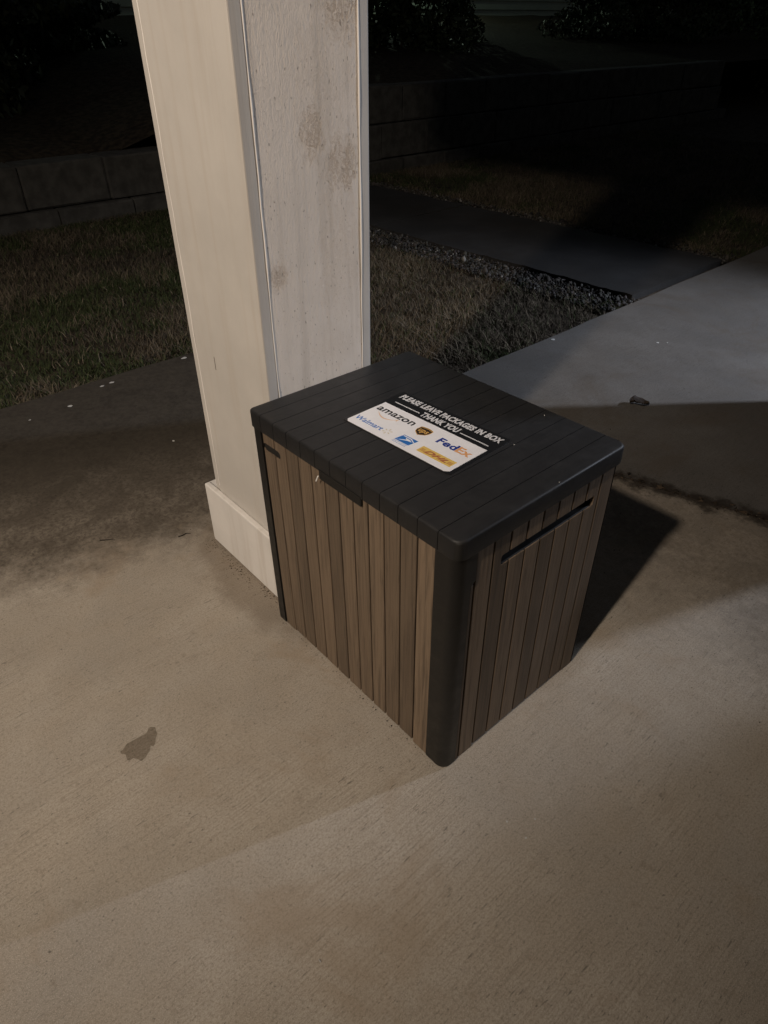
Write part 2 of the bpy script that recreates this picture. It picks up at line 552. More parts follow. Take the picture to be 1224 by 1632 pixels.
# porch slab, with a skewed ragged joint to the walkway
def joint_y(x):
    return 1.238 + 0.285 * x
edge = jag((-2.16, joint_y(-2.16)), (1.15, joint_y(1.15)), 90, 0.0032)
left = jag((-2.16, -5.0), (-2.16, joint_y(-2.16)), 60, 0.004)
porch = build('porch_slab', prism(left + edge[1:] + [(1.15, 3.3), (7, 3.3), (7, -5.0)], -0.16, 0.0), 'porch')
tag(porch, kind='structure')
e2 = [(x, y + 0.014 + 0.004 * math.sin(9 * x)) for x, y in jag((-1.215, joint_y(-1.215)), (1.149, joint_y(1.149)), 70, 0.0035)]
wl = jag((-1.34, 14.0), (-1.215, e2[0][1]), 90, 0.003)
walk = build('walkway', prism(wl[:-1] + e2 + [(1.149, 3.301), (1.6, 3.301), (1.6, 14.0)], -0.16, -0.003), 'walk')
tag(walk, kind='structure')

# side path of concrete flags running to the retaining wall
path = tag(link('path', bpy.data.meshes.new('path')), kind='structure')
xs = [-1.30, -2.36, -3.42, -4.48, -5.10]
for k in range(4):
    a, b = xs[k + 1] + 0.005, xs[k] - 0.005
    out = jag((a, 2.73), (b, 2.73), 26, 0.006) + jag((b, 2.73), (b, 3.70), 24, 0.002)[1:] + jag((b, 3.70), (a, 3.70), 26, 0.007)[1:] + jag((a, 3.70), (a, 2.73), 24, 0.002)[1:-1]
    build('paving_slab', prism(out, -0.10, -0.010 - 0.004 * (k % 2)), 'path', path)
bm = box_bm(-5.12, -1.28, 2.75, 3.68, -0.11, -0.045)
build('path_bed', bm, 'soil', path)

# ------------------------------------------------------------------ retaining wall
wall = thing('retaining_wall', 'low retaining wall of pale cast stone blocks across the dark yard', 'wall', (-5.25, 3.0, 0))
for ci, (z0, z1, ya, yb, dx) in enumerate(((-0.24, 0.068, -4.0, 11.0, 0.0), (0.076, 0.372, -4.0, 11.0, -0.03), (0.380, 0.690, 2.35, 11.0, -0.06))):
    y = ya - (0.3 if ci % 2 else 0)
    while y < yb:
        ln = random.uniform(0.52, 0.64)
        j = random.uniform(-0.012, 0.012)
        bm = box_bm(-5.42 + dx, -5.13 + dx + j, y + 0.002, y + ln - 0.002, z0 + random.uniform(-.003, .003), z1 + random.uniform(-.004, .004), 0.014, 2)
        for v in bm.verts:
            if v.co.x > -5.3:
                v.co.x += random.uniform(-.006, .006)
        build('block', bm, 'stone', wall)
        y += ln

# planted bank behind it
bm = bmesh.new()
nx, ny = 26, 50
grid = []
for i in range(nx + 1):
    row = []
    for j in range(ny + 1):
        x = -5.40 - 30 * (i / nx) ** 1.6
        y = -14 + 56 * j / ny
        base = 0.34 if y < 2.3 else 0.655
        z = base + (1.36 - base) * min(1, (-5.4 - x) / 8.0) + (0 if i < 1 else 0.05 * math.sin(x * 2.1 + y) * math.sin(y * 1.7))
        row.append(bm.verts.new((x, y, z)))
    grid.append(row)
for i in range(nx):
    for j in range(ny):
        bm.faces.new((grid[i][j], grid[i][j + 1], grid[i + 1][j + 1], grid[i + 1][j]))
tag(build('bank', bm, 'litter', None, True), kind='structure')

# ------------------------------------------------------------------ lawn
def blades(name, n, inside, seed, bbox, h0=0.014, h1=0.046, dens=None):
    r = np.random.default_rng(seed)
    x = r.uniform(bbox[0], bbox[1], n)
    y = r.uniform(bbox[2], bbox[3], n)
    k = inside(x, y)
    cl = 0.55 * vnoise(x + 40, y + 40, 2.3, seed) + 0.45 * vnoise(x + 40, y + 40, 7.0, seed + 1)
    k &= r.random(n) < 0.10 + 1.35 * cl
    x, y, cl = x[k], y[k], cl[k]
    n = len(x)
    green = np.clip((vnoise(x + 40, y + 40, 1.9, seed + 5) * 0.6 + vnoise(x + 40, y + 40, 6.0, seed + 6) * 0.4 - 0.50) * 5, 0, 1)
    h = r.uniform(h0, h1, n) * (0.65 + 0.7 * cl) * (1 - 0.25 * green)
    a = r.uniform(0, 2 * np.pi, n)
    w = r.uniform(0.0010, 0.0022, n)
    lean = r.uniform(0.3, 1.9, n) * h
    la = a + np.pi / 2 + r.normal(0, .5, n)
    dx, dy = np.cos(a) * w, np.sin(a) * w
    lx, ly = np.cos(la) * lean, np.sin(la) * lean
    z0 = np.full(n, GZ)
    V = np.stack([np.c_[x - dx, y - dy, z0], np.c_[x + dx, y + dy, z0],
                  np.c_[x + dx * .8 + lx * .4, y + dy * .8 + ly * .4, z0 + h * .62], np.c_[x - dx * .8 + lx * .4, y - dy * .8 + ly * .4, z0 + h * .62],
                  np.c_[x + lx, y + ly, z0 + h]], 1).reshape(-1, 3)
    b = (np.arange(n) * 5)[:, None]
    F = np.concatenate([b + np.array([[0, 1, 2]]), b + np.array([[0, 2, 3]]), b + np.array([[3, 2, 4]])])
    straw = np.array([0.088, 0.071, 0.050]) * r.uniform(0.45, 1.45, (n, 1)) * (0.55 + 0.9 * cl)[:, None]
    grn = np.array([0.036, 0.046, 0.018]) * r.uniform(0.6, 1.4, (n, 1))
    isg = (r.random(n) < 0.12 + 0.80 * green)[:, None]
    t = np.where(isg, grn, straw)
    t = np.where((r.random(n) < 0.02)[:, None], np.array([0.19, 0.155, 0.115]), t)
    o = link(name, mesh_np(name, V, F, np.repeat(t, 5, 0)), 'grass')
    return o
def in_near(x, y):
    on_porch = (x > -2.155) & (y < joint_y(x) + 0.005)
    return (~on_porch) & (x < -1.225) & (y < 2.60 + 0.05 * np.sin(7 * x) + 0.04 * np.sin(23 * x)) & (x > -5.12)
def in_far(x, y):
    return (y > 3.77 + 0.04 * np.sin(8 * x) + 0.03 * np.sin(21 * x)) & (x > -5.15) & (x < -1.27 - 0.01 * (y - 3))
tag(blades('lawn_grass', 260000, in_near, 3, (-5.15, -1.2, -2.2, 2.65)), 'patchy dormant lawn between the porch and the side path', 'grass', kind='stuff')
tag(blades('far_lawn_grass', 150000, in_far, 9, (-5.15, -1.2, 3.7, 9.0)), 'patchy dormant lawn beyond the side path', 'grass', kind='stuff')

# gravel strips either side of the path
def pebbles(name, n, x0, x1, y0, y1, seed, label):
    r = np.random.default_rng(seed)
    ico = bmesh.new()
    bmesh.ops.create_icosphere(ico, subdivisions=1, radius=1)
    bv = np.array([v.co[:] for v in ico.verts])
    bf = np.array([[v.index for v in f.verts] for f in ico.faces])
    ico.free()
    s = r.lognormal(math.log(0.0056), 0.42, n)
    yy = r.beta(1.3, 1.7, n) if y1 > y0 else r.random(n)
    c = np.c_[r.uniform(x0, x1, n), y0 + (y1 - y0) * yy, GZ + s * 0.5 + r.uniform(0, 0.028, n)]
    V = bv[None] * (s[:, None, None] * r.uniform(0.6, 1.25, (n, 1, 3))) * r.uniform(0.8, 1.2, (n, len(bv), 1)) + c[:, None]
    F = (np.arange(n) * len(bv))[:, None, None] + bf[None]
    t = np.array([0.036, 0.033, 0.030]) * r.uniform(0.2, 1.7, (n, 1)) * r.uniform(0.92, 1.08, (n, 3))
    t = np.where((r.random(n) < 0.04)[:, None], np.array([0.17, 0.165, 0.155]), t)
    o = link(name, mesh_np(name, V.reshape(-1, 3), F.reshape(-1, 3), np.repeat(t, len(bv), 0)), 'gravel')
    tag(o, label, 'gravel', kind='stuff')
pebbles('gravel', 9000, -5.1, -1.235, 2.735, 2.47, 21, 'strip of grey gravel along the near edge of the side path')
pebbles('far_gravel', 5500, -5.1, -1.30, 3.71, 3.92, 22, 'strip of grey gravel along the far edge of the side path')

# debris and weeds caught in the slab joint
r = np.random.default_rng(31)
n = 900
x = r.uniform(-0.75, 0.5, n)
ctr = np.c_[x, joint_y(x) + 0.008 + r.normal(0, 0.013, n), r.uniform(-0.012, 0.004, n)]
V = ctr[:, None] + r.normal(0, 1, (n, 3, 3)) * np.array([0.006, 0.005, 0.0025])
F = np.arange(n * 3).reshape(-1, 3)
t = np.array([0.034, 0.024, 0.016]) * r.uniform(0.4, 1.8, (n, 1))
t = np.where((r.random(n) < 0.05)[:, None], np.array([0.20, 0.16, 0.11]), t)
tag(link('joint_debris', mesh_np('joint_debris', V.reshape(-1, 3), F, np.repeat(t, 3, 0)), 'grass'),
    'dark dirt and leaf crumbs packed into the joint between slabs', 'debris', kind='stuff')

# crumbs of soil and grit along the foot of the post, the box and the weathered slab
r = np.random.default_rng(77)
def scatter(n, x0, x1, y0, y1, near):
    return np.c_[r.uniform(x0, x1, n), near + (y0 + (y1 - y0) * r.beta(1, 3.2, n)) if near is not None else r.uniform(y0, y1, n)]
pts2 = np.concatenate([scatter(300, -0.93, -0.57, -0.001, -0.055, 0.032), scatter(70, -0.54, -0.02, -0.001, -0.012, 0.0),
                       np.c_[r.uniform(-2.1, -0.95, 700), r.uniform(-0.9, 0.5, 700)], np.c_[r.uniform(-0.5, 0.55, 380), r.uniform(0.5, 1.25, 380)],
                       np.c_[r.uniform(-1.15, 0.3, 260), r.uniform(1.3, 3.0, 260)]])
n = len(pts2)
sz = np.minimum(r.lognormal(math.log(0.0010), 0.4, n), 0.0020)
tet = np.array([[1, 1, 1], [1, -1, -1], [-1, 1, -1], [-1, -1, 1]], float) * 0.7
V = np.c_[pts2, sz * 0.5][:, None] + tet[None] * sz[:, None, None] * r.uniform(0.5, 1.3, (n, 1, 3)) * np.array([1, 1, 0.6])
F = (np.arange(n) * 4)[:, None, None] + np.array([[0, 1, 2], [0, 3, 1], [0, 2, 3], [1, 3, 2]])[None]
t = np.array([0.045, 0.033, 0.023]) * r.uniform(0.4, 2.2, (n, 1))
tag(link('grit', mesh_np('grit', V.reshape(-1, 3), F.reshape(-1, 3), np.repeat(t, 4, 0)), 'grass'),
    'crumbs of dark grit scattered over the concrete and along the post foot', 'grit', kind='stuff')

# damp patch and pale spots dried onto the slab (parts of the slab)
def blob(cx, cy, pts, z, parent, name, mat, zt=0.0006):
    bm = bmesh.new()
    vs = [bm.verts.new((cx + a, cy + b, z + zt)) for a, b in pts]
    f = bm.faces.new(vs)
    bmesh.ops.triangulate(bm, faces=[f])
    return build(name, bm, mat, parent)
DAMP = [(-0.4643, -0.3725), (-0.458, -0.3655), (-0.4475, -0.3683), (-0.4407, -0.3688), (-0.4336, -0.376), (-0.4214, -0.3835), (-0.418, -0.3884), (-0.4238, -0.3916), (-0.4153, -0.3967), (-0.4117, -0.4021), (-0.4054, -0.4104), (-0.4027, -0.4201), (-0.4123, -0.4241), (-0.4197, -0.4291), (-0.4191, -0.4378), (-0.4247, -0.4399), (-0.4381, -0.4372), (-0.4455, -0.4439), (-0.451, -0.4415), (-0.4512, -0.4357), (-0.4586, -0.4256), (-0.4582, -0.4172), (-0.4572, -0.4037), (-0.4562, -0.389), (-0.4581, -0.382), (-0.4639, -0.3776)]
blob(0, 0, DAMP, 0, porch, 'damp_patch', 'wet')
def spot(cx, cy, rx, ry, parent, z, seed, name='white_spot', mat='spot'):
    r = random.Random(seed)
    blob(cx, cy, [((rx * r.uniform(.7, 1.2)) * math.cos(t), (ry * r.uniform(.7, 1.2)) * math.sin(t)) for t in [2 * math.pi * k / 11 for k in range(11)]], z, parent, name, mat, 0.002)
for i, (cx, cy, rx, ry, pr) in enumerate(((-2.125, 0.566, .012, .017, porch), (-2.097, 0.232, .010, .014, porch), (-2.002, 0.031, .012, .012, porch), (-2.09, 0.19, .008, .012, porch), (-1.99, -0.12, .005, .006, porch), (-1.50, 0.20, .007, .005, porch),
                                      (-1.195, 1.907, .012, .013, walk), (-0.86, 2.22, .009, .007, walk), (-0.83, 2.25, .005, .004, walk),
                                      (0.144, 0.016, .0028, .0026, porch), (0.174, 0.057, .0024, .0022, porch), (0.185, 0.018, .0026, .0030, porch), (-0.05, -0.13, .0025, .0012, porch), (0.10, -0.365, .004, .0012, porch))):
    spot(cx, cy, rx * 0.75, ry * 0.75, pr, 0.0 if pr is porch else -0.003, i)

# ================================================================== THE POST
PR = (-0.72, 0.19, 0.0)
post = thing('porch_post', 'white painted square porch post with weathered side panel, behind the storage box', 'post', PR,
             rot=(math.radians(-0.3), math.radians(0.9), 0))
PH = 2.215
xl, xa, yf, yb = -0.890, -0.576, 0.049, 0.312
build('front_board', box_bm(xl + 0.024, xa, yf, yf + 0.024, 0, PH, 0.0025, 2), 'paint', post)
build('side_board', box_bm(xl, xl + 0.0225, yf + 0.0015, yb, 0, PH, 0.0025, 2), 'paint', post)
build('back_board', box_bm(xl + 0.024, xa, yb - 0.022, yb, 0, PH, 0.0025, 2), 'paint', post)
tag(build('side_board', box_bm(xa - 0.024, xa - 0.0006, yf + 0.0255, yb - 0.0235, 0, PH, 0.001), 'paint_flaky_lit', post), 'rough wood-grained panel with brown weathered patches')
def bead(x, y, r, seed, z0=0.2):
    rr = random.Random(seed)
    pts, rad = [], []
    z = z0
    while z < PH:
        pts.append((x + rr.uniform(-.0006, .0006), y + rr.uniform(-.0006, .0006), z))
        rad.append(r * rr.uniform(0.55, 1.15))
        z += 0.05
    build('caulk_bead', tube_bm(pts, rad, 6), 'caulk', post, True)
bead(xa - 0.0002, yf + 0.0248, 0.0019, 1)
bead(xa - 0.0002, yb - 0.0226, 0.0019, 2)
bead(xl + 0.0233, yf + 0.0008, 0.0014, 3)
# base trim boards mitred round the foot
tl, tf = xl - 0.036, yf - 0.016
bm = box_bm(tl + 0.006, xa + 0.002, tf, yf - 0.0004, 0.001, 0.186, 0.003, 2)
build('base_board', bm, 'paint_trim_lit', post)
bm = box_bm(tl, xl - 0.0006, tf + 0.002, yb + 0.016, 0.001, 0.182, 0.003, 2)
build('base_board', bm, 'paint_trim_lit', post)
build('base_board', box_bm(tl + 0.01, xa + 0.002, yb + 0.0006, yb + 0.016, 0.001, 0.184, 0.003, 2), 'paint', post)
# mould dust and soil gathered along the foot of the trim
build('crack', box_bm(-0.786, -0.7845, yf - 0.0004, yf + 0.001, 0.545, 0.575), 'twig', post)

# ================================================================== THE STORAGE BOX
BR = (-0.278, 0.209, 0.0)
sbox = thing('storage_box', 'black and brown plank-look plastic storage box beside the porch post', 'storage box', BR)
X0, X1, Y0, Y1 = -0.556, 0.0, 0.0, 0.418
shell = build('body', rbox(X0 + 0.010, X1 - 0.010, Y0 + 0.010, Y1 - 0.010, 0.004, 0.516, 0.012), 'shell', sbox)
# corner columns
def corner(planes, extra=None, rad=0.020):
    bm = rbox(X0 + 0.001, X1 - 0.001, Y0 + 0.001, Y1 - 0.001, 0.0, 0.5185, rad, 0.0, 0.004, 8)
    for co, no in planes:
        keep(bm, co, no)
    if extra:
        extra(bm)
    return build('corner_post', bm, 'resin', sbox, True, 40)
def notch(bm):
    pts = [(0.0325, 0.452), (0.0435, 0.462), (0.0435, 0.5185), (0.0325, 0.5185)]
    a = [bm.verts.new((X1 - 0.0012, y, z)) for y, z in pts]
    b = [bm.verts.new((X1 - 0.013, y, z)) for y, z in pts]
    bm.faces.new(a)
    bm.faces.new(b[::-1])
    for i in range(4):
        bm.faces.new((a[i], b[i], b[(i + 1) % 4], a[(i + 1) % 4]))
corner([((-0.0485, 0, 0), (-1, 0, 0)), ((0, 0.0330, 0), (0, 1, 0))], notch)
corner([((-0.5270, 0, 0), (1, 0, 0)), ((0, 0.0330, 0), (0, 1, 0))], None, 0.007)
corner([((-0.0485, 0, 0), (-1, 0, 0)), ((0, 0.4065, 0), (0, -1, 0))])
corner([((-0.5270, 0, 0), (1, 0, 0)), ((0, 0.4065, 0), (0, -1, 0))])
# planks
cap = bmesh.new()                                # capsule-shaped vent hole in the front
pts = []
for k in range(9):
    t = math.pi / 2 + math.pi * k / 8
    pts.append((-0.517 + 0.0085 * math.cos(t), 0.4865 + 0.0085 * math.sin(t)))
for k in range(9):
    t = -math.pi / 2 + math.pi * k / 8
    pts.append((-0.475 + 0.0085 * math.cos(t), 0.4865 + 0.0085 * math.sin(t)))
a = [cap.verts.new((x, -0.02, z)) for x, z in pts]
b = [cap.verts.new((x, 0.024, z)) for x, z in pts]
cap.faces.new(a)
cap.faces.new(b[::-1])
for i in range(len(pts)):
    cap.faces.new((a[i], b[i], b[(i + 1) % len(pts)], a[(i + 1) % len(pts)]))
bmesh.ops.recalc_face_normals(cap, faces=cap.faces)
me = bpy.data.meshes.new('cutter')
cap.to_mesh(me)
vent_c = bpy.data.objects.new('cutter', me)
COL.objects.link(vent_c)
bm = box_bm(-0.032, 0.02, 0.104, 0.352, 0.455, 0.4755, 0.004, 2)
me = bpy.data.meshes.new('cutter')
bm.to_mesh(me)
bm.free()
slot_c = bpy.data.objects.new('cutter', me)
COL.objects.link(slot_c)
NF = 12
FRONT_TONE = (0.42, 0.52, 0.28, 0.50, 0.58, 0.30, 0.60, 0.55, 0.66, 0.48, 0.34, 0.80)
SIDE_TONE = (0.45, 0.62, 0.20, 0.55, 0.60, 0.18, 0.42, 0.30, 0.36, 0.30)
fx0, fx1 = -0.5260, -0.0495
pw = (fx1 - fx0) / NF
for i in range(NF):
    z0 = 0.001 if i in (0, NF - 1) else 0.006
    o = build('plank', box_bm(fx0 + i * pw + 0.0017, fx0 + (i + 1) * pw - 0.0017, 0.0032, 0.016, z0, 0.5175, 0.0010), 'plank', sbox)
    o.color = (FRONT_TONE[i], 0, 0, 1)
    if i < 2:
        L = Vector(BR)
        vent_c.location = -L
        o2 = o
        o.parent = None
        cut(o, vent_c)
        o.parent = sbox
sy0, sp = 0.0440, 0.0401
edges = [0.0340] + [sy0 + sp * i for i in range(10)]
for i in range(len(edges) - 1):
    z1 = 0.4515 if i == 0 else 0.5175
    o = build('plank', box_bm(-0.016, -0.0032, edges[i] + 0.0016, edges[i + 1] - 0.0016, 0.001 if i < 2 or i == len(edges) - 2 else 0.006, z1, 0.0010), 'plank', sbox)
    o.color = (SIDE_TONE[i], 0, 0, 1)
    if 1 <= i <= 8:
        slot_c.location = -Vector(BR)
        o.parent = None
        cut(o, slot_c)
        o.parent = sbox
for i in range(NF):   # rear planks
    build('plank', box_bm(fx0 + i * pw + 0.0017, fx0 + (i + 1) * pw - 0.0017, Y1 - 0.016, Y1 - 0.0032, 0.006, 0.5175, 0.0010), 'plank', sbox)
shell.parent = None
cut(shell, slot_c)
shell.parent = sbox
vp = bmesh.new()
a = [vp.verts.new((x, 0.0058, z)) for x, z in pts]
b = [vp.verts.new((x, 0.0098, z)) for x, z in pts]
vp.faces.new(a)
vp.faces.new(b[::-1])
for i in range(len(pts)):
    vp.faces.new((a[i], b[i], b[(i + 1) % len(pts)], a[(i + 1) % len(pts)]))
build('vent_plate', vp, 'shell', sbox)
build('grip', box_bm(-0.029, -0.0045, 0.1045, 0.3515, 0.4485, 0.4562, 0.003, 2), 'resin', sbox)
for c in (vent_c, slot_c):
    mdat = c.data
    bpy.data.objects.remove(c)
    bpy.data.meshes.remove(mdat)
# lid: shell with moulded boards
LZ0, LZ1 = 0.520, 0.5565
lid = build('lid', rbox(X0 - 0.0005, X1 + 0.0005, Y0 - 0.0005, Y1 + 0.0005, LZ0 + 0.001, LZ1 - 0.0018, 0.010, 0.004, 0.0, 8), 'shell', sbox, True)
gx = [-0.518 + 0.04327 * k for k in range(12)]
bounds = [X0 - 0.01] + gx + [X1 + 0.01]
for i in range(13):
    bm = rbox(X0 - 0.002, X1 + 0.002, Y0 - 0.002, Y1 + 0.002, LZ0, LZ1, 0.010 if i < 6 else 0.019, 0.0048, 0.0015, 8)
    if i > 0:
        keep(bm, (bounds[i] + 0.0007, 0, 0), (-1, 0, 0))
    if i < 12:
        keep(bm, (bounds[i + 1] - 0.0007, 0, 0), (1, 0, 0))
    build('lid_board', bm, 'lid', lid, True, 40)
bm = rbox(-0.334, -0.219, -0.0030, 0.0025, 0.5035, LZ0 + 0.004, 0.002, 0.0, 0.003, 3)
build('latch_lip', bm, 'shell', lid)
bm = box_bm(-0.0012, 0.0012, -0.0012, 0.0012, -0.0085, 0.0085, 0.0006)
bmesh.ops.rotate(bm, verts=bm.verts, cent=(0, 0, 0), matrix=Matrix.Rotation(math.radians(28), 3, 'Y'))
bmesh.ops.translate(bm, verts=bm.verts, vec=(-0.3335, -0.0070, 0.507))
build('latch_glint', bm, 'pale', lid)  # bright glint at the latch, modelled as a pale sliver
for cx, cy in ((-0.0035, 0.232), (-0.16, 0.395), (-0.128, 0.27)):     # pale specks on the lid
    build('pale_speck', box_bm(cx - .0008, cx + .0008, cy - .0008, cy + .0008, LZ1 + 0.0001, LZ1 + 0.0006, 0.0002), 'pale', lid)

# ------------------------------------------------------------------ the sign stuck on the lid
sign = thing('delivery_sign', 'black and white delivery sign with carrier logos on the box lid', 'sign', (-0.408, 0.1185, LZ1 + 0.0002), rot=(0, 0, math.radians(2.2)))
def flat(name, pts, mat, z, th=0.0003, parent=sign, k=1e-3):
    bm = prism([(x * k, y * k) for x, y in pts], z, z + th)
    bmesh.ops.recalc_face_normals(bm, faces=bm.faces)
    me = bpy.data.meshes.new(name)
    bm.to_mesh(me)
    bm.free()
    return link(name, me, mat, parent)
def rrect(x0, x1, y0, y1, r, n=5):
    out = []
    for cx, cy, a0 in ((x1 - r, y1 - r, 0), (x0 + r, y1 - r, 90), (x0 + r, y0 + r, 180), (x1 - r, y0 + r, 270)):
        for i in range(n + 1):
            t = math.radians(a0 + 90 * i / n)
            out.append((cx + r * math.cos(t), cy + r * math.sin(t)))
    return out
flat('backing', rrect(6, 274, -13, 148, 5), 'sign_black', 0.0, 0.0010)
flat('white_panel', [(13, -6), (19, -11.5), (259, -11.5), (267, -5), (267, 90), (13.5, 90)], 'white', 0.0010, 0.0004)
ZI = 0.00145
def text(s, mat, x0, x1, y0, y1, off=0.0, shear=0.0, name='lettering', z=ZI, parent=sign):
    cu = bpy.data.curves.new('t', 'FONT')
    cu.body = s
    cu.size = 1.0
    cu.offset = off
    cu.shear = shear
    cu.space_character = 1.0 + off * 1.2
    cu.resolution_u = 3
    ob = bpy.data.objects.new('t', cu)
    COL.objects.link(ob)
    dg = bpy.context.evaluated_depsgraph_get()
    dg.update()
    me = bpy.data.meshes.new_from_object(ob.evaluated_get(dg))
    bpy.data.objects.remove(ob)
    bpy.data.curves.remove(cu)
    co = np.empty(len(me.vertices) * 3, np.float32)
    me.vertices.foreach_get('co', co)
    co = co.reshape(-1, 3)
    lo, hi = co.min(0), co.max(0)
    co[:, 0] = (x0 + (co[:, 0] - lo[0]) / (hi[0] - lo[0]) * (x1 - x0)) * 1e-3
    co[:, 1] = (y0 + (co[:, 1] - lo[1]) / (hi[1] - lo[1]) * (y1 - y0)) * 1e-3
    co[:, 2] = z
    me.vertices.foreach_set('co', co.ravel())
    me.name = name
    me.update()
    return link(name, me, mat, parent)
ZB = 0.00112
text('PLEASE LEAVE PACKAGES IN BOX', 'ink_white', 17, 266, 122.5, 140.5, 0.045, 0.0, z=ZB)
text('THANK YOU', 'ink_white', 96, 188, 97.5, 115.5, 0.045, 0.0, z=ZB)
flat('rule', [(26, 103.6), (91, 103.6), (91, 106), (26, 106)], 'ink_white', 0.00102, 0.0001)
flat('rule', [(194, 101.6), (259, 101.6), (259, 104), (194, 104)], 'ink_white', 0.00102, 0.0001)
text('amazon', 'ink_black', 20, 116, 58.5, 72.5, 0.022)
sm = []
for i in range(13):
    u = i / 12
    sm.append((32 + 50 * u, 55 - 11 * math.sin(math.pi * u * 0.95)))
flat('smile', sm + [(x, y - 0.4 - 2.6 * math.sin(math.pi * (k / 12))) for k, (x, y) in reversed(list(enumerate(sm)))], 'ink_peach', 0.0014, 0.0001)
flat('smile_tip', [(77, 52.5), (85, 57.5), (84, 49), (81.8, 53)], 'ink_peach', 0.0014, 0.0001)
text('Walmart', 'ink_sky', 17, 88, 5.5, 19.5, 0.018)
for k in range(6):
    t = math.radians(90 + 60 * k)
    c, s = math.cos(t), math.sin(t)
    flat('spark_ray', [(100 + c * a - s * b, 13 + s * a + c * b) for a, b in ((3.6, -.7), (9, -1.5), (10, 0), (9, 1.5), (3.6, .7))], 'ink_cream', 0.0014, 0.0001)
SH = [(130, 70.5), (137, 73), (145, 74), (153, 73), (160, 70.5), (160.5, 58), (157, 50.5), (145, 42.5), (133, 50.5), (129.5, 58)]
flat('shield_edge', SH, 'ink_gold', 0.0014, 0.0001)
flat('shield', [(145 + (x - 145) * .91, 58.5 + (y - 58.5) * .91) for x, y in SH], 'ink_brown', 0.0015, 0.0001)
text('ups', 'ink_gold', 134.5, 156, 49.5, 64, 0.03, z=0.00163)
flat('shield_band', [(132, 68.2), (145, 70.2), (158, 68.2), (158, 69.4), (145, 71.5), (132, 69.4)], 'ink_gold', 0.0016, 0.00006)
text('Fed', 'ink_navy', 184, 228, 47.5, 67.5, 0.035)
text('Ex', 'ink_orange', 228.5, 260, 47.5, 67.5, 0.035)
flat('eagle_panel', [(127, 4.5), (161, 4.5), (164, 27), (130, 27)], 'ink_sky', 0.0014, 0.0001)
flat('eagle_wing', [(131, 22.8), (150, 22.5), (161.5, 16.5), (163, 17.6), (150, 25.0), (131.5, 25.0)], 'white', 0.0015, 0.0001)
flat('eagle_head', [(129.6, 6.2), (148, 14.2), (158, 16.2), (151, 19.8), (139, 20.6), (145, 16.6)], 'white', 0.0015, 0.0001)
text('UNITED STATES', 'ink_sky', 127, 160, 0.6, 3.0, 0.01)
text('POSTAL SERVICE', 'ink_sky', 127, 160, -3.4, -1.0, 0.01)
flat('yellow_panel', [(181, 3.5), (258, 3.5), (258, 23), (181, 23)], 'ink_yellow', 0.0014, 0.0001)
text('DHL', 'ink_red', 193, 246, 7.5, 18.5, 0.05, 0.45, z=0.00153)
for yy in (9.2, 12.0, 14.8):
    flat('stripe', [(184, yy), (193, yy), (193.4, yy + 1.2), (184, yy + 1.2)], 'ink_red', 0.0015, 0.00006)
    flat('stripe', [(246, yy), (255.5, yy), (255.5, yy + 1.2), (246.4, yy + 1.2)], 'ink_red', 0.0015, 0.00006)

# ------------------------------------------------------------------ leaf and twigs on the concrete
def leaf(name, label, c, size, rz, seed):
    rr = random.Random(seed)
    bm = bmesh.new()
    n, rows = 9, []
    for i in range(n):
        u = i / (n - 1)
        w = size * 0.36 * math.sin(math.pi * min(1, u * 0.96 + 0.03)) ** 0.75 * rr.uniform(0.8, 1.15)
        row = []
        for s in (-1, -0.5, 0, 0.5, 1):
            z = 0.004 + size * (0.20 * abs(s) ** 1.5 + 0.10 * math.sin(3.2 * u + 1)) * rr.uniform(0.7, 1.2)
            row.append(bm.verts.new((size * (u - 0.5), s * w, z)))
        rows.append(row)
    for a, b in zip(rows, rows[1:]):
        for k in range(4):
            bm.faces.new((a[k], a[k + 1], b[k + 1], b[k]))
    bmesh.ops.solidify(bm, geom=list(bm.faces), thickness=0.0008)
    bmesh.ops.rotate(bm, verts=bm.verts, cent=(0, 0, 0), matrix=Matrix.Rotation(rz, 3, 'Z'))
    zmin = min(v.co.z for v in bm.verts)
    bmesh.ops.translate(bm, verts=bm.verts, vec=(c[0], c[1], c[2] - zmin))
    return tag(build(name, bm, 'dryleaf', None, True), label, 'leaf')
leaf('dry_leaf', 'curled dark dry leaf on the walkway behind the box', (-0.585, 1.622, -0.0025), 0.075, 0.9, 4)
def twig(label, pts, r0):
    tag(build('twig', tube_bm(pts, [r0 * (1 - 0.6 * i / (len(pts) - 1)) for i in range(len(pts))], 6), 'twig', None, True), label, 'twig')
twig('short dark twig on the stained slab, left of the post', [(-1.130, -0.208, .002), (-1.122, -0.197, .0022), (-1.114, -0.184, .002), (-1.103, -0.176, .0016)], 0.0019)
twig('crooked dark twig near the foot of the post', [(-1.00, -0.037, .002), (-0.996, -0.026, .0022), (-0.999, -0.014, .002), (-0.990, -0.004, .0016)], 0.0018)

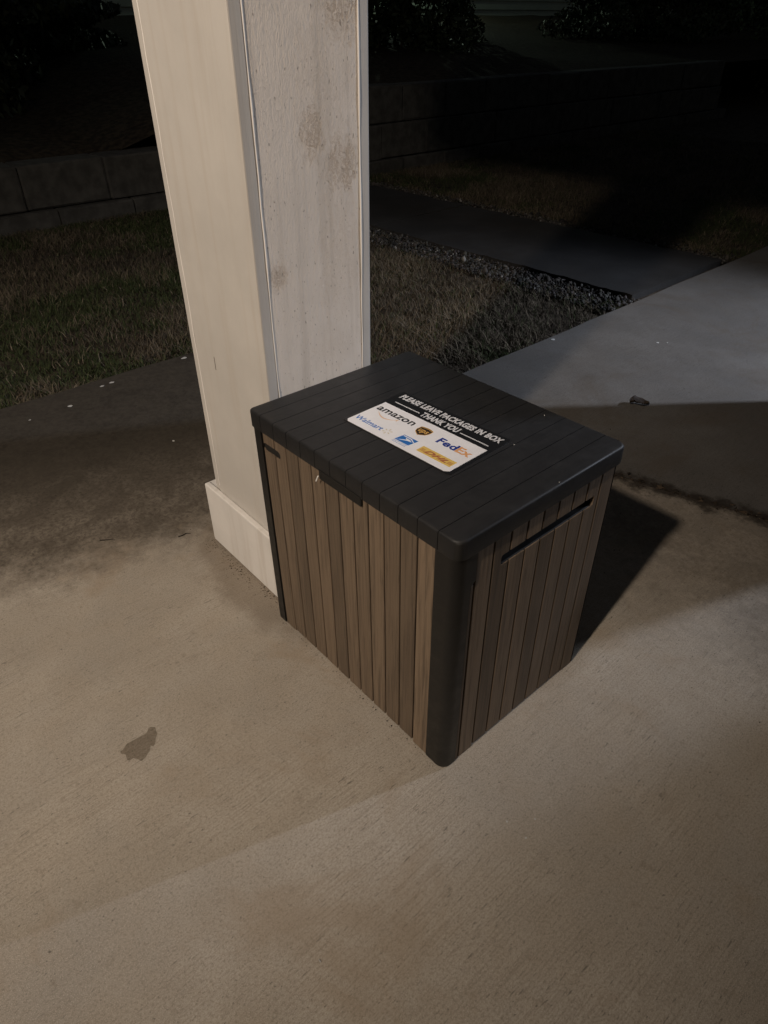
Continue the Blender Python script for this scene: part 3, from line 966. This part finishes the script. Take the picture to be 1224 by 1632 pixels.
# ================================================================== DARK BACKGROUND PLANTING
def shrub(name, label, c, rad, n, seed, size=0.05, tone=(0.030, 0.040, 0.020), group=None):
    r = np.random.default_rng(seed)
    root = thing(name, label, 'shrub', (c[0], c[1], c[2] - rad[2]), group)
    d = r.normal(0, 1, (n, 3))
    d /= np.linalg.norm(d, axis=1)[:, None]
    lump = 0.72 + 0.30 * np.sin(d[:, 0] * 5 + seed) * np.sin(d[:, 1] * 6 + 1.3 * seed) + 0.16 * np.sin(d[:, 2] * 9 + seed)
    rr = lump * r.uniform(0.55, 1.0, n) ** 0.5
    P = d * rr[:, None] * np.array(rad) + np.array([0, 0, rad[2]])
    P[:, 2] = np.maximum(P[:, 2], 0.03)
    a = r.normal(0, 1, (n, 3))
    a /= np.linalg.norm(a, axis=1)[:, None]
    b = np.cross(a, r.normal(0, 1, (n, 3)))
    b /= np.linalg.norm(b, axis=1)[:, None]
    s = r.uniform(0.6, 1.3, n)[:, None] * size
    V = np.stack([P - a * s, P + b * s * .45, P + a * s, P - b * s * .45], 1).reshape(-1, 3)
    F = np.arange(n * 4).reshape(-1, 4)
    t = np.array(tone) * r.uniform(0.5, 1.6, (n, 1))
    link('foliage', mesh_np('foliage', V, F, np.repeat(t, 4, 0)), 'leaf', root)
    for k in range(6):
        t = 2 * math.pi * k / 6 + seed
        e = (c[0] + .5 * rad[0] * math.cos(t), c[1] + .5 * rad[1] * math.sin(t), c[2] + 0.35 * rad[2])
        base = (c[0] + .08 * math.cos(t), c[1] + .08 * math.sin(t), c[2] - rad[2] - 0.1)
        mid = tuple(0.5 * (base[i] + e[i]) + (0.05 if i < 2 else 0) for i in range(3))
        build('stem', tube_bm([base, mid, e], [.022, .016, .006], 6), 'bark', root, True)
    return root
shrub('shrub', 'dark shrub above the wall at the left edge', (-7.7, 1.15, 1.55), (1.5, 1.60, 1.25), 16000, 3)
shrub('shrub', 'dark shrub above the wall, immediately left of the post', (-9.4, 2.6, 1.20), (1.2, 1.25, 0.55), 8000, 5)
shrub('shrub', 'tall dark shrub above the wall, just right of the post', (-8.6, 7.6, 2.0), (1.4, 2.45, 1.6), 30000, 8)
shrub('shrub', 'spreading dark shrub near the top right corner', (-8.3, 13.9, 1.45), (1.6, 3.4, 1.35), 24000, 11)
shrub('shrub', 'dark shrub at the far right edge of the yard', (-6.5, 18.5, 1.7), (2.4, 3.2, 2.3), 26000, 14)
shrub('shrub', 'large dark shrub filling the far background on the right', (-9.0, 24.0, 2.2), (3.0, 5.0, 2.6), 26000, 17, 0.08)

# ------------------------------------------------------------------ neighbour's house
nh = thing('house', 'pale green clapboard house glimpsed beyond the dark shrubs', 'house', (-16.0, 12.0, 0.9))
build('wall', box_bm(-22, -14.05, -4, 26, 0.3, 4.6), 'siding', nh)
for k in range(20):
    bm = box_bm(-14.05, -14.012, -4, 26, 0.72 + k * 0.19, 0.72 + k * 0.19 + 0.188)
    for v in bm.verts:
        if v.co.x > -14.03 and v.co.z > 0.72 + k * 0.19 + 0.1:
            v.co.x -= 0.026
    build('siding_board', bm, 'siding', nh)
rf = bmesh.new()
pv = [(-13.5, -4.5, 4.55), (-13.5, 26.5, 4.55), (-18, 26.5, 6.9), (-18, -4.5, 6.9), (-22.5, -4.5, 4.55), (-22.5, 26.5, 4.55)]
pv = [rf.verts.new(p) for p in pv]
rf.faces.new((pv[0], pv[1], pv[2], pv[3]))
rf.faces.new((pv[3], pv[2], pv[5], pv[4]))
rf.faces.new((pv[0], pv[3], pv[4]))
rf.faces.new((pv[1], pv[5], pv[2]))
rf.faces.new((pv[0], pv[4], pv[5], pv[1]))
build('roof', rf, 'roof', nh)

# ================================================================== OUR HOUSE (behind and right of the camera)
hs = thing('home', 'clapboard house behind the porch, out of view to the right', 'house', (3.0, 0.0, 0.0))
build('wall', box_bm(1.19, 7.0, -4.0, 3.26, 0.001, 3.0), 'house_siding', hs)
build('garage_wall', box_bm(1.60, 7.0, 3.262, 9.0, -0.003, 3.0), 'house_siding', hs)
for k in range(19):
    z = 0.05 + k * 0.15
    for nm, x, ya, yb2 in (('siding_board', 1.19, -4.0, 3.26), ('siding_board', 1.60, 3.27, 9.0)):
        bm = box_bm(x - 0.026, x - 0.001, ya, yb2, z, z + 0.148)
        for v in bm.verts:
            if v.co.x < x - 0.02 and v.co.z > z + 0.1:
                v.co.x += 0.017
        build(nm, bm, 'house_siding', hs)
build('corner_board_baffle', box_bm(1.106, 1.195, 3.20, 3.30, 0.001, 3.0, 0.003), 'paint', hs)  # unseen corner board, widened to block the edge of the cool light
build('end_wall', box_bm(-1.0, 1.19, -4.0, -3.8, 0.001, 3.74), 'house_siding', hs)
build('upper_wall', box_bm(1.165, 7.0, -4.0, 0.52, 3.001, 3.74), 'house_siding', hs)
build('porch_ceiling', box_bm(-1.72, 1.16, -3.8, 0.52, 3.75, 3.81), 'soffit', hs)
build('header', box_bm(-1.72, 1.16, 0.06, 0.30, 2.217, 3.748), 'paint', hs)
build('beam', box_bm(-0.86, -0.58, -3.8, 0.058, 3.56, 3.748), 'paint', hs)
build('roof', box_bm(-1.80, 7.2, -4.2, 0.65, 3.812, 3.91), 'roof', hs)

# added bin-shaped blocker that cuts the cool light, out of view to the right
wb = thing('bin_blocker', 'added bin-shaped light blocker on the walkway, right of the view', 'bin', (0.468, 2.577, -0.003), rot=(0, 0, math.radians(-29)))
def local(bm, name, mat, smooth=False):
    bmesh.ops.translate(bm, verts=bm.verts, vec=wb.location)
    return build(name, bm, mat, wb, smooth)
bm = rbox(-0.25, 0.25, -0.28, 0.28, 0.03, 1.18, 0.05, 0.01, 0.01)
for v in bm.verts:
    k = 0.80 + 0.20 * v.co.z / 1.18
    v.co.x *= k
    v.co.y *= k
local(bm, 'body', 'resin', True)
bm = rbox(-0.265, 0.265, -0.30, 0.30, 1.185, 1.25, 0.05, 0.02, 0.0)
local(bm, 'lid', 'resin', True)
for sx in (-1, 1):
    local(tube_bm([(sx * 0.20, 0.26, 0.10), (sx * 0.25, 0.26, 0.10)], [0.10, 0.10], 20), 'wheel', 'shell')
local(tube_bm([(-0.21, 0.30, 1.15), (0.21, 0.30, 1.15)], [0.014, 0.014], 8), 'handle', 'resin', True)

# ------------------------------------------------------------------ lamps
lamp = thing('ceiling_lamp', 'spot lamp under the porch gable, above and behind the viewer', 'lamp', WARM_POS)
AIM = (Vector((-2.0, 0.6, 0.0)) - WARM_POS).normalized()
Q = AIM.to_track_quat('-Z', 'Y').to_matrix()
build('canopy', lathe_bm([(0.07, 0.195), (0.075, 0.17), (0.03, 0.155), (0.016, 0.15), (0.014, 0.06)], WARM_POS), 'metal', lamp, True)
def aimed(prof):
    bm = lathe_bm(prof, (0, 0, 0), 24)
    bmesh.ops.rotate(bm, verts=bm.verts, cent=(0, 0, 0), matrix=Q)
    bmesh.ops.translate(bm, verts=bm.verts, vec=WARM_POS)
    return bm
build('head', aimed([(0.012, 0.12), (0.04, 0.11), (0.055, 0.06), (0.06, 0.02), (0.052, 0.018), (0.05, 0.03)]), 'metal', lamp, True)
build('bulb', aimed([(0.048, 0.028), (0.047, 0.018), (0.03, 0.012), (0.004, 0.010)]), 'bulb_warm', lamp, True)
ld = bpy.data.lights.new('lamp_light', 'SPOT')
ld.energy = WARM_W
ld.color = WARM_COL
ld.shadow_soft_size = 0.085
ld.spot_size = math.radians(66)
ld.spot_blend = 1.0
lo = bpy.data.objects.new('lamp_light', ld)
lo.parent = lamp
lo.location = AIM * 0.03
lo.rotation_euler = AIM.to_track_quat('-Z', 'Y').to_euler()
COL.objects.link(lo)

fl = thing('flood_lamp', 'cool white flood lamp on the garage wall, right of the view', 'lamp', COOL_POS)
build('bracket', box_bm(COOL_POS.x + 0.05, 1.575, 4.16, 4.24, 1.92, 2.04, 0.005), 'metal', fl)
build('head', box_bm(COOL_POS.x + 0.015, COOL_POS.x + 0.09, 4.13, 4.27, 1.90, 2.02, 0.01), 'metal', fl)
build('lens', box_bm(COOL_POS.x + 0.008, COOL_POS.x + 0.0149, 4.145, 4.255, 1.915, 2.005), 'bulb_cool', fl)
# added flap, placed to keep the cool light off the lawn
d58 = Vector((-math.sin(math.radians(60)), -math.cos(math.radians(60)), 0))
t58 = Vector((-d58.y, d58.x, 0))
c58 = COOL_POS + Vector((-0.04, 0, 0)) + d58 * 0.17
bm = bmesh.new()
lv = []
for dz in (-0.058, 0.06):
    for a, o in ((-0.062, 0), (0.062, 0), (0.062, 0.003), (-0.062, 0.003)):
        lv.append(bm.verts.new(c58 + t58 * a + d58 * o + Vector((0, 0, dz))))
for f in ((0, 1, 2, 3), (7, 6, 5, 4), (0, 4, 5, 1), (1, 5, 6, 2), (2, 6, 7, 3), (3, 7, 4, 0)):
    bm.faces.new([lv[i] for i in f])
build('light_flap', bm, 'metal', fl)
build('light_flap_arm', tube_bm([COOL_POS + Vector((0.03, -0.02, 0.075)), c58 + Vector((0, 0, 0.055))], [0.004, 0.004], 6), 'metal', fl)
ld = bpy.data.lights.new('flood_light', 'SPOT')
ld.energy = COOL_W
ld.color = COOL_COL
ld.shadow_soft_size = 0.02
ld.spot_size = math.radians(65)
ld.spot_blend = 1.0
lo = bpy.data.objects.new('flood_light', ld)
lo.parent = fl
lo.location = (-0.04, 0, 0)
lo.rotation_euler = Vector((-0.6355, -0.6355, -0.438)).to_track_quat('-Z', 'Y').to_euler()
COL.objects.link(lo)

NL = Vector((-13.75, 11.5, 2.9))
nl = thing('house_lamp', 'wall lamp of the neighbouring house, hidden behind shrubs', 'lamp', NL)
build('bracket', box_bm(-14.01, -13.85, 11.45, 11.55, 3.0, 3.06), 'metal', nl)
build('shade', lathe_bm([(0.03, 0.15), (0.10, 0.06), (0.105, 0.055), (0.03, 0.14)], NL), 'metal', nl, True)
ld = bpy.data.lights.new('house_light', 'POINT')
ld.energy = FAR_W
ld.color = FAR_COL
ld.shadow_soft_size = 0.05
lo = bpy.data.objects.new('house_light', ld)
lo.parent = nl
COL.objects.link(lo)
